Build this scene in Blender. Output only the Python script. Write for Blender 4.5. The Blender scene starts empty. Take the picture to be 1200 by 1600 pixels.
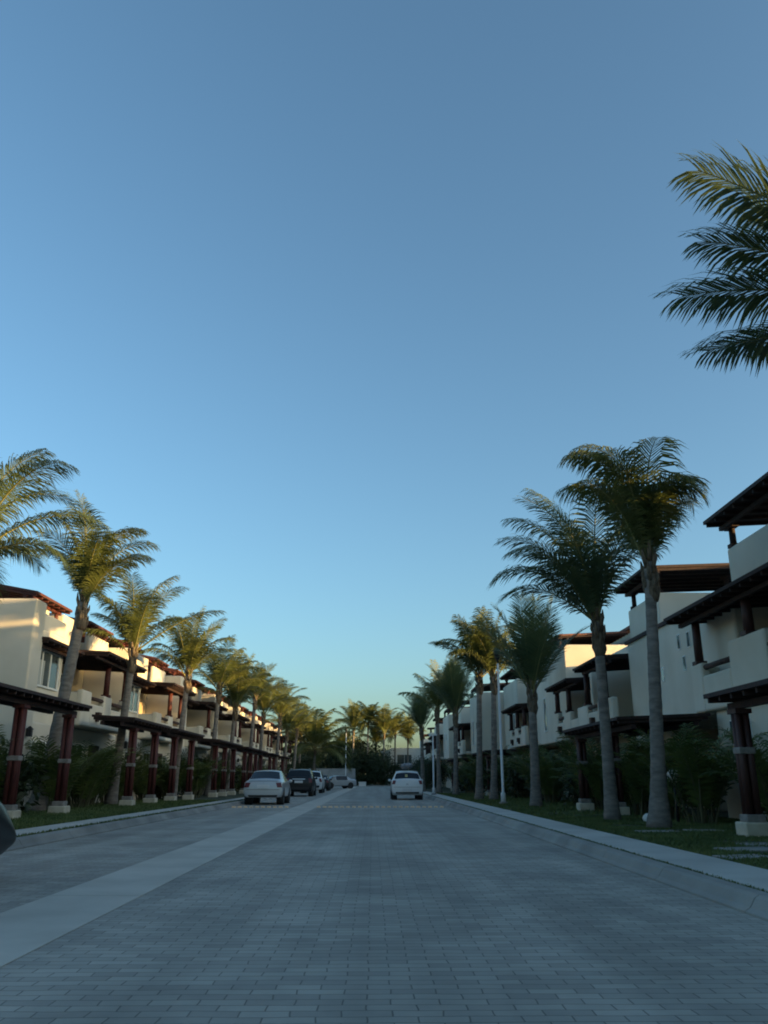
import bpy, bmesh, math, random
from mathutils import Vector, Matrix

# ------------------------------------------------------------------ camera
sc = bpy.context.scene
col = sc.collection
R_ = math.radians
FPX, PITCH = 1300.0, math.atan(417 / 1300.0)
YAW = math.atan(18 * math.cos(PITCH) / FPX)
cam_d = bpy.data.cameras.new('Camera')
cam = bpy.data.objects.new('Camera', cam_d)
col.objects.link(cam)
cam.location = (0, 0, 1.1)
cam.rotation_euler = (math.pi / 2 + PITCH, 0, -YAW)
cam_d.sensor_fit = 'VERTICAL'
cam_d.sensor_height = 36
cam_d.lens = FPX / 1600 * 36
cam_d.clip_start = 0.05
cam_d.clip_end = 3000
sc.camera = cam
sc.render.resolution_x, sc.render.resolution_y = 768, 1024

# ------------------------------------------------------------------ light
SUN_EL, SUN_AZ = 4.9, 112.0       # azimuth clockwise from +Y (the road's direction)
w = bpy.data.worlds.new('World')
sc.world = w
w.use_nodes = True
nt = w.node_tree
bg = nt.nodes['Background']
sky = nt.nodes.new('ShaderNodeTexSky')
sky.sky_type = 'NISHITA'
sky.sun_disc = False
sky.sun_elevation = R_(SUN_EL)
sky.sun_rotation = R_(SUN_AZ)
sky.air_density = 0.8
sky.dust_density = 2.5
sky.ozone_density = 3.0
nt.links.new(sky.outputs[0], bg.inputs[0])
bg.inputs[1].default_value = 0.125
sd = bpy.data.lights.new('Sun', 'SUN')
sd.energy = 2.6
sd.angle = R_(0.5)
sd.color = (1.0, 0.66, 0.34)
sun = bpy.data.objects.new('Sun', sd)
col.objects.link(sun)
to_sun = Vector((math.sin(R_(SUN_AZ)) * math.cos(R_(SUN_EL)), math.cos(R_(SUN_AZ)) * math.cos(R_(SUN_EL)), math.sin(R_(SUN_EL))))
sun.rotation_euler = to_sun.to_track_quat('Z', 'Y').to_euler()
sc.view_settings.view_transform = 'Standard'
sc.view_settings.look = 'None'
sc.view_settings.exposure = 2.15
sc.view_settings.gamma = 1.0
sc.view_settings.use_white_balance = True
sc.view_settings.white_balance_temperature = 8250
sc.view_settings.white_balance_tint = -1
sc.cycles.filter_width = 1.9
sc.cycles.max_bounces = 6

# ------------------------------------------------------------------ helpers
class MB:
    def __init__(s):
        s.v, s.f, s.m, s.sm = [], [], [], []
    def add(s, vs, fs, m=0, smooth=False):
        o = len(s.v)
        s.v += [tuple(p) for p in vs]
        for f in fs:
            s.f.append(tuple(i + o for i in f)); s.m.append(m); s.sm.append(smooth)
    def box(s, x0, x1, y0, y1, z0, z1, m=0):
        x0, x1 = min(x0, x1), max(x0, x1); y0, y1 = min(y0, y1), max(y0, y1); z0, z1 = min(z0, z1), max(z0, z1)
        s.add([(x0, y0, z0), (x1, y0, z0), (x1, y1, z0), (x0, y1, z0), (x0, y0, z1), (x1, y0, z1), (x1, y1, z1), (x0, y1, z1)],
              [(3, 2, 1, 0), (4, 5, 6, 7), (0, 1, 5, 4), (1, 2, 6, 5), (2, 3, 7, 6), (3, 0, 4, 7)], m)
    def hexa(s, bot, top, m=0):
        s.add(list(bot) + list(top), [(3, 2, 1, 0), (4, 5, 6, 7), (0, 1, 5, 4), (1, 2, 6, 5), (2, 3, 7, 6), (3, 0, 4, 7)], m)
    def bar(s, p0, p1, w, h, m=0):
        p0, p1 = Vector(p0), Vector(p1)
        t = (p1 - p0).normalized()
        sd_ = t.cross(Vector((0, 0, 1)))
        if sd_.length < 1e-4: sd_ = Vector((1, 0, 0))
        sd_.normalize(); u = sd_.cross(t)
        a, b = sd_ * w / 2, u * h / 2
        s.hexa([p0 - a - b, p0 + a - b, p0 + a + b, p0 - a + b], [p1 - a - b, p1 + a - b, p1 + a + b, p1 - a + b], m)
    def tube(s, pts, rad, n=10, m=0, cap=True, smooth=True):
        pts = [Vector(p) for p in pts]
        o = len(s.v); up = Vector((1, 0, 0))
        for i, p in enumerate(pts):
            t = (pts[min(i + 1, len(pts) - 1)] - pts[max(i - 1, 0)]).normalized()
            a = up - t * up.dot(t)
            if a.length < 1e-3: a = Vector((0, 1, 0)) - t * t.y
            a.normalize(); up = a; b = t.cross(a)
            for k in range(n):
                th = 2 * math.pi * k / n
                s.v.append(tuple(p + (a * math.cos(th) + b * math.sin(th)) * rad[i]))
        for i in range(len(pts) - 1):
            for k in range(n):
                k2 = (k + 1) % n
                s.f.append((o + i * n + k, o + i * n + k2, o + (i + 1) * n + k2, o + (i + 1) * n + k)); s.m.append(m); s.sm.append(smooth)
        if cap:
            s.f.append(tuple(o + k for k in reversed(range(n)))); s.m.append(m); s.sm.append(False)
            s.f.append(tuple(o + (len(pts) - 1) * n + k for k in range(n))); s.m.append(m); s.sm.append(False)
    def ball(s, c, r, m=0, seg=12, rings=8):
        o = len(s.v); rx, ry, rz = r if hasattr(r, '__len__') else (r, r, r)
        for i in range(rings + 1):
            ph = math.pi * i / rings
            for k in range(seg):
                th = 2 * math.pi * k / seg
                s.v.append((c[0] + rx * math.sin(ph) * math.cos(th), c[1] + ry * math.sin(ph) * math.sin(th), c[2] + rz * math.cos(ph)))
        for i in range(rings):
            for k in range(seg):
                k2 = (k + 1) % seg
                s.f.append((o + i * seg + k, o + (i + 1) * seg + k, o + (i + 1) * seg + k2, o + i * seg + k2)); s.m.append(m); s.sm.append(True)
    def build(s, name, mats, parent=None, bevel=0, seg=2, kind=None):
        me = bpy.data.meshes.new(name)
        off = Vector((0, 0, 0))
        q = parent
        while q is not None:
            off += q.location; q = q.parent
        me.from_pydata([(p[0] - off.x, p[1] - off.y, p[2] - off.z) for p in s.v], [], s.f)
        me.polygons.foreach_set('material_index', s.m)
        me.polygons.foreach_set('use_smooth', s.sm)
        for mm in (mats if isinstance(mats, (list, tuple)) else [mats]): me.materials.append(mm)
        me.update()
        o = bpy.data.objects.new(name, me)
        col.objects.link(o)
        if parent is not None: o.parent = parent
        if bevel:
            b = o.modifiers.new('edges', 'BEVEL'); b.width = bevel; b.segments = seg; b.limit_method = 'ANGLE'
        if kind: o['kind'] = kind
        return o

def thing(name, label, cat, loc=(0, 0, 0), group=None):
    o = bpy.data.objects.new(name, None)
    o.empty_display_size = 0.3
    col.objects.link(o); o.location = loc
    o['label'] = label; o['category'] = cat
    if group: o['group'] = group
    return o

def tag(o, label, cat, group=None):
    o['label'] = label; o['category'] = cat
    if group: o['group'] = group
    return o

def copy_tree(o, parent=None):
    c = o.copy(); col.objects.link(c)
    if parent is not None: c.parent = parent
    for ch in list(o.children): copy_tree(ch, c)
    return c

ORD = ['first', 'second', 'third', 'fourth', 'fifth', 'sixth', 'seventh', 'eighth', 'ninth', 'tenth', 'eleventh', 'twelfth', 'thirteenth',
       'fourteenth', 'fifteenth', 'sixteenth', 'seventeenth', 'eighteenth', 'nineteenth', 'twentieth', 'twenty-first', 'twenty-second',
       'twenty-third', 'twenty-fourth', 'twenty-fifth', 'twenty-sixth', 'twenty-seventh', 'twenty-eighth', 'twenty-ninth', 'thirtieth']

# ------------------------------------------------------------------ materials
def mat(name, c, rough=0.7, metal=0.0, var=0.0, scale=3.0, bump=0.0, bscale=60.0, c2=None, spec=0.5, coat=0.0, transl=0.0, stretch=None):
    m = bpy.data.materials.new(name); m.use_nodes = True
    n, l = m.node_tree.nodes, m.node_tree.links
    p = n['Principled BSDF']
    p.inputs['Roughness'].default_value = rough
    p.inputs['Metallic'].default_value = metal
    p.inputs['Specular IOR Level'].default_value = spec
    p.inputs['Coat Weight'].default_value = coat
    p.inputs['Base Color'].default_value = (*c, 1)
    tc = n.new('ShaderNodeTexCoord')
    vec = tc.outputs['Object']
    if stretch:
        mp = n.new('ShaderNodeMapping'); mp.inputs['Scale'].default_value = stretch
        l.new(vec, mp.inputs[0]); vec = mp.outputs[0]
    colout = None
    if var or c2:
        t = n.new('ShaderNodeTexNoise'); t.inputs['Scale'].default_value = scale; t.inputs['Detail'].default_value = 6
        l.new(vec, t.inputs['Vector'])
        r = n.new('ShaderNodeValToRGB')
        r.color_ramp.elements[0].position = 0.33; r.color_ramp.elements[1].position = 0.68
        b = c2 or tuple(min(1, x * (1 + var)) for x in c)
        a = c if c2 else tuple(x * (1 - var) for x in c)
        r.color_ramp.elements[0].color = (*a, 1); r.color_ramp.elements[1].color = (*b, 1)
        l.new(t.outputs['Fac'], r.inputs[0]); l.new(r.outputs[0], p.inputs['Base Color'])
        colout = r.outputs[0]
    if bump:
        t2 = n.new('ShaderNodeTexNoise'); t2.inputs['Scale'].default_value = bscale; t2.inputs['Detail'].default_value = 4
        l.new(vec, t2.inputs['Vector'])
        bp = n.new('ShaderNodeBump'); bp.inputs['Strength'].default_value = bump; bp.inputs['Distance'].default_value = 0.02
        l.new(t2.outputs['Fac'], bp.inputs['Height']); l.new(bp.outputs[0], p.inputs['Normal'])
    if transl:
        tr = n.new('ShaderNodeBsdfTranslucent'); mx = n.new('ShaderNodeMixShader')
        tr.inputs[0].default_value = (*c, 1)
        if colout is not None: l.new(colout, tr.inputs[0])
        mx.inputs[0].default_value = transl
        l.new(p.outputs[0], mx.inputs[1]); l.new(tr.outputs[0], mx.inputs[2])
        l.new(mx.outputs[0], n['Material Output'].inputs['Surface'])
    return m

M = {}
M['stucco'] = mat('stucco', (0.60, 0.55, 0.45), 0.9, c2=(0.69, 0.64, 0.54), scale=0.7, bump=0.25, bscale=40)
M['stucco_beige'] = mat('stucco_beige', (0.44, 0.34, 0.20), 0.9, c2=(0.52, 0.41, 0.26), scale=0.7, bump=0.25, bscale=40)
M['roof'] = mat('roof_wood', (0.020, 0.011, 0.010), 0.8, c2=(0.046, 0.021, 0.018), scale=5, bump=0.5, bscale=12, stretch=(1, 6, 1))
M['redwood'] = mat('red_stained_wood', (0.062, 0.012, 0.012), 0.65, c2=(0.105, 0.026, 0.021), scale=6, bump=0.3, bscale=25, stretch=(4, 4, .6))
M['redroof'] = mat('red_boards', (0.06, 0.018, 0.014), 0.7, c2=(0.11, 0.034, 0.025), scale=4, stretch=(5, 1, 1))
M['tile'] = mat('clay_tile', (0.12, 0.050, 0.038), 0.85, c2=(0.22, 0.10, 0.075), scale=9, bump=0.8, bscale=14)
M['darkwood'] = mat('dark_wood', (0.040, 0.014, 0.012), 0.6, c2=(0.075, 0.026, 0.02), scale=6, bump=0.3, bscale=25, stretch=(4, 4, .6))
M['log'] = mat('log_wood', (0.06, 0.03, 0.022), 0.8, var=0.4, scale=8)
M['white'] = mat('white_paint', (0.74, 0.74, 0.71), 0.6, var=0.06, scale=3)
M['base'] = mat('plinth_stone', (0.50, 0.44, 0.33), 0.9, c2=(0.62, 0.56, 0.44), scale=5, bump=0.3, bscale=30)
M['band'] = mat('band_mortar', (0.24, 0.22, 0.20), 0.9, var=0.2, scale=10)
M['glass'] = mat('window_glass', (0.05, 0.065, 0.07), 0.06, spec=0.8, c2=(0.10, 0.12, 0.12), scale=1.3)
M['curtain'] = mat('curtain', (0.42, 0.42, 0.38), 0.9, var=0.15, scale=14, stretch=(1, 1, .05))
M['door'] = mat('dark_door', (0.06, 0.03, 0.02), 0.6, var=0.3, scale=5)
M['iron'] = mat('black_iron', (0.02, 0.02, 0.022), 0.5)
M['trunk'] = mat('palm_bark', (0.13, 0.115, 0.10), 0.95, c2=(0.24, 0.215, 0.19), scale=4, bump=0.6, bscale=30, stretch=(1, 1, 3))
M['boot'] = mat('palm_fibre', (0.085, 0.060, 0.040), 0.95, c2=(0.19, 0.145, 0.095), scale=9, bump=0.8, bscale=30, stretch=(3, 3, 1))
M['leaf'] = mat('palm_leaf', (0.062, 0.088, 0.028), 0.5, c2=(0.125, 0.135, 0.034), scale=0.9, transl=0.35)
M['leaf_dark'] = mat('palm_leaf_dark', (0.062, 0.100, 0.048), 0.5, c2=(0.115, 0.145, 0.056), scale=0.9, transl=0.3)
M['rachis'] = mat('palm_rib', (0.16, 0.155, 0.055), 0.5, var=0.2)
M['shrub'] = mat('shrub_leaf', (0.055, 0.090, 0.028), 0.5, c2=(0.135, 0.170, 0.045), scale=1.6, transl=0.25)
M['shrub2'] = mat('shrub_leaf_dark', (0.018, 0.034, 0.015), 0.5, c2=(0.045, 0.066, 0.022), scale=1.6, transl=0.2)
M['stem'] = mat('shrub_stem', (0.10, 0.10, 0.05), 0.8, var=0.3)
M['lawn'] = mat('lawn_ground', (0.030, 0.045, 0.018), 0.95, c2=(0.085, 0.085, 0.045), scale=0.9, bump=0.8, bscale=40)
M['blade'] = mat('grass_blade', (0.065, 0.105, 0.028), 0.7, c2=(0.14, 0.175, 0.055), scale=1.2, transl=0.25)
M['concrete'] = mat('concrete', (0.46, 0.43, 0.37), 0.9, c2=(0.58, 0.54, 0.47), scale=1.2, bump=0.3, bscale=50)
M['walk'] = mat('walk_concrete', (0.42, 0.40, 0.36), 0.9, c2=(0.56, 0.535, 0.48), scale=0.8, bump=0.3, bscale=50)
M['kerb'] = mat('kerb_concrete', (0.19, 0.185, 0.17), 0.9, c2=(0.36, 0.345, 0.31), scale=0.7, bump=0.4, bscale=30)
M['stud'] = mat('road_stud', (0.85, 0.56, 0.34), 0.5, var=0.2, scale=20)
M['greywall'] = mat('grey_wall', (0.24, 0.25, 0.25), 0.9, var=0.15, scale=1)
M['soil'] = mat('bare_ground', (0.12, 0.10, 0.075), 1.0, var=0.3, scale=0.2)
M['pole'] = mat('pole_white', (0.62, 0.63, 0.62), 0.5, var=0.08, scale=2)
M['tyre'] = mat('tyre_rubber', (0.015, 0.015, 0.016), 0.85)
M['rim'] = mat('alloy', (0.45, 0.46, 0.47), 0.35, metal=0.8)
M['carglass'] = mat('car_glass', (0.012, 0.017, 0.022), 0.12, spec=0.45)
M['tail'] = mat('tail_lens', (0.14, 0.010, 0.014), 0.3)
M['headlamp'] = mat('head_lens', (0.6, 0.62, 0.64), 0.12)
M['plate'] = mat('plate_white', (0.6, 0.62, 0.62), 0.5)
M['plastic'] = mat('black_plastic', (0.02, 0.02, 0.02), 0.6)
M['silver'] = mat('silver_paint', (0.46, 0.49, 0.51), 0.32, metal=0.25, coat=0.5)
M['carwhite'] = mat('white_car_paint', (0.68, 0.70, 0.70), 0.35, coat=0.5)
M['black'] = mat('black_paint', (0.008, 0.009, 0.011), 0.35, coat=0.15, spec=.35)
M['canvas'] = mat('grey_canvas', (0.22, 0.23, 0.24), 0.9, var=0.25, scale=6)
M['yellow'] = mat('dull_yellow', (0.42, 0.36, 0.16), 0.7)

def paver_mat():
    m = bpy.data.materials.new('paver_blocks'); m.use_nodes = True
    n, l = m.node_tree.nodes, m.node_tree.links
    p = n['Principled BSDF']; p.inputs['Roughness'].default_value = 0.8
    tc = n.new('ShaderNodeTexCoord')
    wob = n.new('ShaderNodeTexNoise'); wob.inputs['Scale'].default_value = 2.6; wob.inputs['Detail'].default_value = 2
    l.new(tc.outputs['Object'], wob.inputs['Vector'])
    wv = n.new('ShaderNodeVectorMath'); wv.operation = 'MULTIPLY_ADD'
    wv.inputs[1].default_value = (0.045, 0.045, 0); l.new(wob.outputs['Color'], wv.inputs[0]); l.new(tc.outputs['Object'], wv.inputs[2])
    b = n.new('ShaderNodeTexBrick'); b.inputs['Scale'].default_value = 1.0
    b.inputs['Brick Width'].default_value = 0.25; b.inputs['Row Height'].default_value = 0.11
    b.inputs['Mortar Size'].default_value = 0.005; b.inputs['Mortar Smooth'].default_value = 0.4; b.inputs['Bias'].default_value = 0.0
    b.inputs['Color1'].default_value = (0.31, 0.288, 0.25, 1); b.inputs['Color2'].default_value = (0.41, 0.383, 0.33, 1)
    b.inputs['Mortar'].default_value = (0.17, 0.16, 0.14, 1)
    l.new(wv.outputs[0], b.inputs['Vector'])
    big = n.new('ShaderNodeTexNoise'); big.inputs['Scale'].default_value = 0.45; big.inputs['Detail'].default_value = 7; big.inputs['Roughness'].default_value = 0.65
    l.new(tc.outputs['Object'], big.inputs['Vector'])
    mr = n.new('ShaderNodeMapRange'); mr.inputs['From Min'].default_value = 0.3; mr.inputs['From Max'].default_value = 0.7
    mr.inputs['To Min'].default_value = 0.72; mr.inputs['To Max'].default_value = 1.24
    l.new(big.outputs['Fac'], mr.inputs['Value'])
    mp = n.new('ShaderNodeMapping'); mp.inputs['Scale'].default_value = (1.3, .035, 1)
    l.new(tc.outputs['Object'], mp.inputs[0])
    tr = n.new('ShaderNodeTexNoise'); tr.inputs['Scale'].default_value = 1.0; tr.inputs['Detail'].default_value = 3
    l.new(mp.outputs[0], tr.inputs['Vector'])
    mr2 = n.new('ShaderNodeMapRange'); mr2.inputs['From Min'].default_value = 0.35; mr2.inputs['From Max'].default_value = 0.65
    mr2.inputs['To Min'].default_value = 0.82; mr2.inputs['To Max'].default_value = 1.12
    l.new(tr.outputs['Fac'], mr2.inputs['Value'])
    mm_ = n.new('ShaderNodeMath'); mm_.operation = 'MULTIPLY'; l.new(mr.outputs[0], mm_.inputs[0]); l.new(mr2.outputs[0], mm_.inputs[1])
    mu = n.new('ShaderNodeMix'); mu.data_type = 'RGBA'; mu.blend_type = 'MULTIPLY'; mu.inputs['Factor'].default_value = 1
    l.new(b.outputs['Color'], mu.inputs['A']); l.new(mm_.outputs[0], mu.inputs['B'])
    l.new(mu.outputs['Result'], p.inputs['Base Color'])
    fine = n.new('ShaderNodeTexNoise'); fine.inputs['Scale'].default_value = 90
    l.new(tc.outputs['Object'], fine.inputs['Vector'])
    ad = n.new('ShaderNodeMath'); ad.operation = 'MULTIPLY_ADD'; ad.inputs[1].default_value = -1.0
    l.new(b.outputs['Fac'], ad.inputs[0]); 
    f2 = n.new('ShaderNodeMath'); f2.operation = 'MULTIPLY'; f2.inputs[1].default_value = 0.5
    l.new(fine.outputs['Fac'], f2.inputs[0]); l.new(f2.outputs[0], ad.inputs[2])
    bp = n.new('ShaderNodeBump'); bp.inputs['Strength'].default_value = 0.6; bp.inputs['Distance'].default_value = 0.008
    l.new(ad.outputs[0], bp.inputs['Height']); l.new(bp.outputs[0], p.inputs['Normal'])
    return m
M['paver'] = paver_mat()

# ------------------------------------------------------------------ ground, road, kerbs
KR, KL = 3.20, -5.8           # kerb feet
Y_END = 128.0
g = MB(); g.box(-700, 700, -120, 1400, -0.6, -0.02); g.build('ground', M['soil'], kind='structure')
g = MB(); g.add([(KL - .3, -45, 0), (KR + .3, -45, 0), (KR + .3, Y_END, 0), (KL - .3, Y_END, 0)], [(0, 1, 2, 3)]); g.build('road', M['paver'], kind='structure')
g = MB()
y = -45.0
while y < Y_END:                                    # concrete ribbon poured in bays
    g.box(-3.18, -2.27, y + .006, y + 5.99, -0.05, 0.006); y += 6.0
g.build('concrete_strip', M['concrete'], kind='structure')
def kerb(name, x, s):
    g = MB(); y = -45.0; rnd = random.Random(5)
    prof = [(0, -0.02), (0.0, 0.02), (0.05, 0.05), (0.10, 0.125), (0.14, 0.148), (0.27, 0.15), (0.27, -0.02)]
    while y < Y_END:
        L = 2.4
        a = [(x + s * p[0], y + .008, p[1]) for p in prof]; b = [(x + s * p[0], y + L - .008, p[1]) for p in prof]
        n = len(prof)
        fs = [(i, (i + 1) % n, n + (i + 1) % n, n + i) for i in range(n)] + [tuple(reversed(range(n))), tuple(range(n, 2 * n))]
        if s > 0: fs = [tuple(reversed(f)) for f in fs]
        g.add(a + b, fs); y += L
    return g.build(name, M['kerb'], kind='structure')
kerb('kerb', KR, 1); kerb('kerb', KL, -1)
def walk(x0, x1):
    g = MB(); y = -45.0
    while y < Y_END:
        g.box(x0, x1, y + .008, y + 1.992, 0, 0.152); y += 2.0
    g.build('sidewalk', M['walk'], kind='structure')
walk(3.53, 4.34); walk(-6.95, -6.2)
g = MB(); g.box(KR + .265, 11.0, -45, Y_END, -.01, 0.135); g.build('lawn', M['lawn'], kind='structure')
g = MB(); g.box(-13.0, KL - .265, -45, Y_END, -.01, 0.135); g.build('lawn', M['lawn'], kind='structure')
g = MB(); g.box(-60, 60, Y_END + .02, Y_END + 8, -.01, 0.004); g.build('cross_road', M['paver'], kind='structure')
g = MB(); g.box(-60, 60, Y_END + 8.02, Y_END + 8.35, -.01, 0.15); g.build('kerb', M['kerb'], kind='structure')
g = MB(); g.box(-60, 60, Y_END + 8.36, Y_END + 60, -.01, 0.13); g.build('lawn', M['lawn'], kind='structure')

def grass():
    rnd = random.Random(11); g = MB()
    zones = [(3.475, 3.528, 4, 60, 4200, .028), (4.36, 9.0, 7, 24, 56000, .045), (4.36, 9.0, 24, 60, 22000, .07),
             (-9.6, -6.97, 15, 40, 30000, .08), (-11.5, -9.6, 20, 40, 8000, .08), (-6.19, -6.135, 14, 60, 2600, .05)]
    for x0, x1, y0, y1, n, h in zones:
        for _ in range(n):
            x, y = rnd.uniform(x0, x1), rnd.uniform(y0, y1)
            if x > 4.2 and math.sin(x * 2.3 + 1.7 * math.sin(y * .9)) * math.sin(y * 1.9) > .62: continue   # worn patches
            a = rnd.uniform(0, 6.28); hh = h * rnd.uniform(.5, 1.25); wd = .012 + y * .0006
            dx, dy = math.cos(a) * wd, math.sin(a) * wd
            lx, ly = rnd.gauss(0, hh * .5), rnd.gauss(0, hh * .5)
            g.add([(x - dx, y - dy, .13), (x + dx, y + dy, .13), (x + lx, y + ly, .135 + hh)], [(0, 1, 2)])
    g.build('grass', M['blade'], kind='stuff')['label'] = 'short green lawn grass beside the pavements'
grass()

# reflective studs across the road
def studs():
    m = MB()
    m.hexa([(-.08, -.07, 0), (.08, -.07, 0), (.08, .07, 0), (-.08, .07, 0)], [(-.06, -.035, .06), (.06, -.035, .06), (.06, .035, .06), (-.06, .035, .06)])
    xs = [-5.55 + .235 * i for i in range(10)] + [-2.15 + .235 * i for i in range(22)]
    first = None
    for i, x in enumerate(xs):
        if first is None:
            o = first = m.build('road_stud', M['stud'])
        else:
            o = first.copy(); col.objects.link(o)
        o.location = (x, 35.4, 0.003)
        if i < 10:
            tag(o, 'pale orange road stud, %s from the left kerb in the row behind the silver sedan' % ORD[i], 'road stud', 'road studs across the parking lane')
        else:
            tag(o, 'pale orange road stud, %s from the concrete strip in the row across the driving lane' % ORD[i - 10], 'road stud', 'road studs across the driving lane')
studs()

# ------------------------------------------------------------------ house pieces
class House:
    def __init__(s, side, name, label, loc_y, d=9.5):
        s.s = side
        s.root = thing(name, label, 'house', (side * d, loc_y, 0), 'townhouses on the right of the street' if side > 0 else 'townhouses on the left of the street')
        s.W, s.B = MB(), MB()
    def box(s, d0, d1, y0, y1, z0, z1): s.W.box(s.s * d0, s.s * d1, y0, y1, z0, z1)
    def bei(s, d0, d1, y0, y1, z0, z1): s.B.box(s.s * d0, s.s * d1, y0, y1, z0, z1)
    def done(s):
        s.W.build('wall', M['stucco'], s.root, bevel=0.07, seg=3)
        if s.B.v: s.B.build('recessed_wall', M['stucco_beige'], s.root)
    def roof(s, name, d0, d1, y0, y1, z0, z1, th=.09, m='roof', raf='roof', over=0.0, step=.55):
        """lean-to roof: eave at d0/z0, rising to d1/z1, with rafters showing below"""
        b = MB(); S = s.s
        b.hexa([(S * d0, y0, z0), (S * d1, y0, z1), (S * d1, y1, z1), (S * d0, y1, z0)],
               [(S * d0, y0, z0 + th), (S * d1, y0, z1 + th), (S * d1, y1, z1 + th), (S * d0, y1, z0 + th)], 0)
        b.f[-6:] = [tuple(reversed(f)) for f in b.f[-6:]] if S < 0 else b.f[-6:]
        n = max(2, int((y1 - y0) / step)); sl = (z1 - z0) / (d1 - d0)
        for i in range(n + 1):
            yy = y0 + .08 + (y1 - y0 - .16) * i / n
            b.bar((S * (d0 + .06), yy, z0 - .045 + .06 * sl), (S * (d1 - .02), yy, z1 - .045), .07, .09, 1)
        b.bar((S * (d0 + .45), y0 + .03, z0 + .45 * sl - .155), (S * (d0 + .45), y1 - .03, z0 + .45 * sl - .155), .11, .10, 1)
        return b.build(name, [M[m], M[raf]], s.root)
    def post(s, d, y, z0, z1, r=.11, m='redwood'):
        b = MB(); x = s.s * d
        b.tube([(x, y, z0 + .03), (x, y, z1)], [r, r * .92], 10)
        b.box(x - r - .03, x + r + .03, y - r - .03, y + r + .03, z0 - .02, z0 + .08)
        b.box(x - .10, x + .10, y - .26, y + .26, z1 - .10, z1 - .005)
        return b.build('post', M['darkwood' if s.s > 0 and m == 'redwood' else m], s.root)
    def log(s, d, y0, y1, z, r=.075):
        b = MB(); b.tube([(s.s * d, y0, z), (s.s * d, (y0 + y1) / 2, z + .01), (s.s * d, y1, z)], [r, r * .93, r], 10)
        return b.build('log_rail', M['log'], s.root)
    def window(s, d, y0, y1, z0, z1, n=1, curtain=False, fr=.06):
        """window on a wall that faces the road at distance d"""
        S = s.s; b = MB(); o = .045
        b.box(S * (d - o), S * (d + .04), y0 - fr, y0, z0 - fr, z1 + fr); b.box(S * (d - o), S * (d + .04), y1, y1 + fr, z0 - fr, z1 + fr)
        b.box(S * (d - o), S * (d + .04), y0, y1, z1, z1 + fr); b.box(S * (d - o - .03), S * (d + .04), y0 - fr - .02, y1 + fr + .02, z0 - fr, z0)
        for i in range(1, n):
            yy = y0 + (y1 - y0) * i / n; b.box(S * (d - o + .005), S * (d + .04), yy - .03, yy + .03, z0, z1)
        f = b.build('window', M['white'], s.root)
        q = MB(); q.box(S * (d - .012), S * (d + .03), y0, y1, z0, z1); q.build('pane', M['glass'], f)
        if curtain:
            q = MB(); q.box(S * (d - .016), S * (d - .013), y0 + .02, y0 + (y1 - y0) * .45, z0 + .02, z1 - .3); q.build('curtain', M['curtain'], f)
        return f
    def camwin(s, y, d0, d1, z0, z1, n=2):
        """window on a wall that faces up the street (towards -Y)"""
        S = s.s; b = MB(); fr = .06
        b.box(S * (d0 - fr), S * d0, y - .045, y + .04, z0 - fr, z1 + fr); b.box(S * d1, S * (d1 + fr), y - .045, y + .04, z0 - fr, z1 + fr)
        b.box(S * d0, S * d1, y - .045, y + .04, z1, z1 + fr); b.box(S * d0, S * d1, y - .07, y + .04, z0 - fr, z0)
        for i in range(1, n):
            dd = d0 + (d1 - d0) * i / n; b.box(S * (dd - .03), S * (dd + .03), y - .04, y + .04, z0, z1)
        f = b.build('window', M['white'], s.root)
        q = MB(); q.box(S * d0, S * d1, y - .012, y + .03, z0, z1); q.build('pane', M['glass'], f)
        return f
    def slot(s, d, y, z, w=.22, h=.5):
        S = s.s; b = MB(); fr = .03
        b.box(S * (d - .02), S * (d + .03), y - w / 2 - fr, y + w / 2 + fr, z - h / 2 - fr, z + h / 2 + fr)
        f = b.build('slot_window', M['white'], s.root)
        q = MB(); q.box(S * (d - .025), S * (d + .02), y - w / 2, y + w / 2, z - h / 2, z + h / 2); q.build('pane', M['glass'], f)
    def door(s, d, y0, y1, z0, z1):
        S = s.s; b = MB()
        b.box(S * (d - .05), S * (d + .03), y0 - .07, y0, z0, z1 + .07); b.box(S * (d - .05), S * (d + .03), y1, y1 + .07, z0, z1 + .07)
        b.box(S * (d - .05), S * (d + .03), y0, y1, z1, z1 + .07)
        b.box(S * (d - .025), S * (d + .02), y0, y1, z0, z1)
        o = b.build('door', M['door'], s.root)
        q = MB(); q.ball((S * (d - .07), y0 + .1, z0 + 1.0), .035, seg=8, rings=5); q.build('handle', M['rim'], o)
    def lantern(s, d, y, z):
        S = s.s; b = MB(); x = S * (d - .1)
        b.box(S * (d - .03), S * d, y - .05, y + .05, z - .1, z + .1)
        b.box(x - .07, x + .07, y - .07, y + .07, z - .12, z + .10)
        b.hexa([(x - .1, y - .1, z + .10), (x + .1, y - .1, z + .10), (x + .1, y + .1, z + .10), (x - .1, y + .1, z + .10)],
               [(x - .02, y - .02, z + .2), (x + .02, y - .02, z + .2), (x + .02, y + .02, z + .2), (x - .02, y + .02, z + .2)])
        b.build('wall_lantern', M['iron'], s.root)
    def corbel(s, d, y, z):
        S = s.s; b = MB()
        b.box(S * (d - .16), S * (d + .02), y - .16, y + .16, z - .12, z + .12); b.box(S * (d - .10), S * (d + .02), y - .10, y + .10, z - .22, z - .12)
        b.build('corbel', M['log'], s.root)

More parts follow.
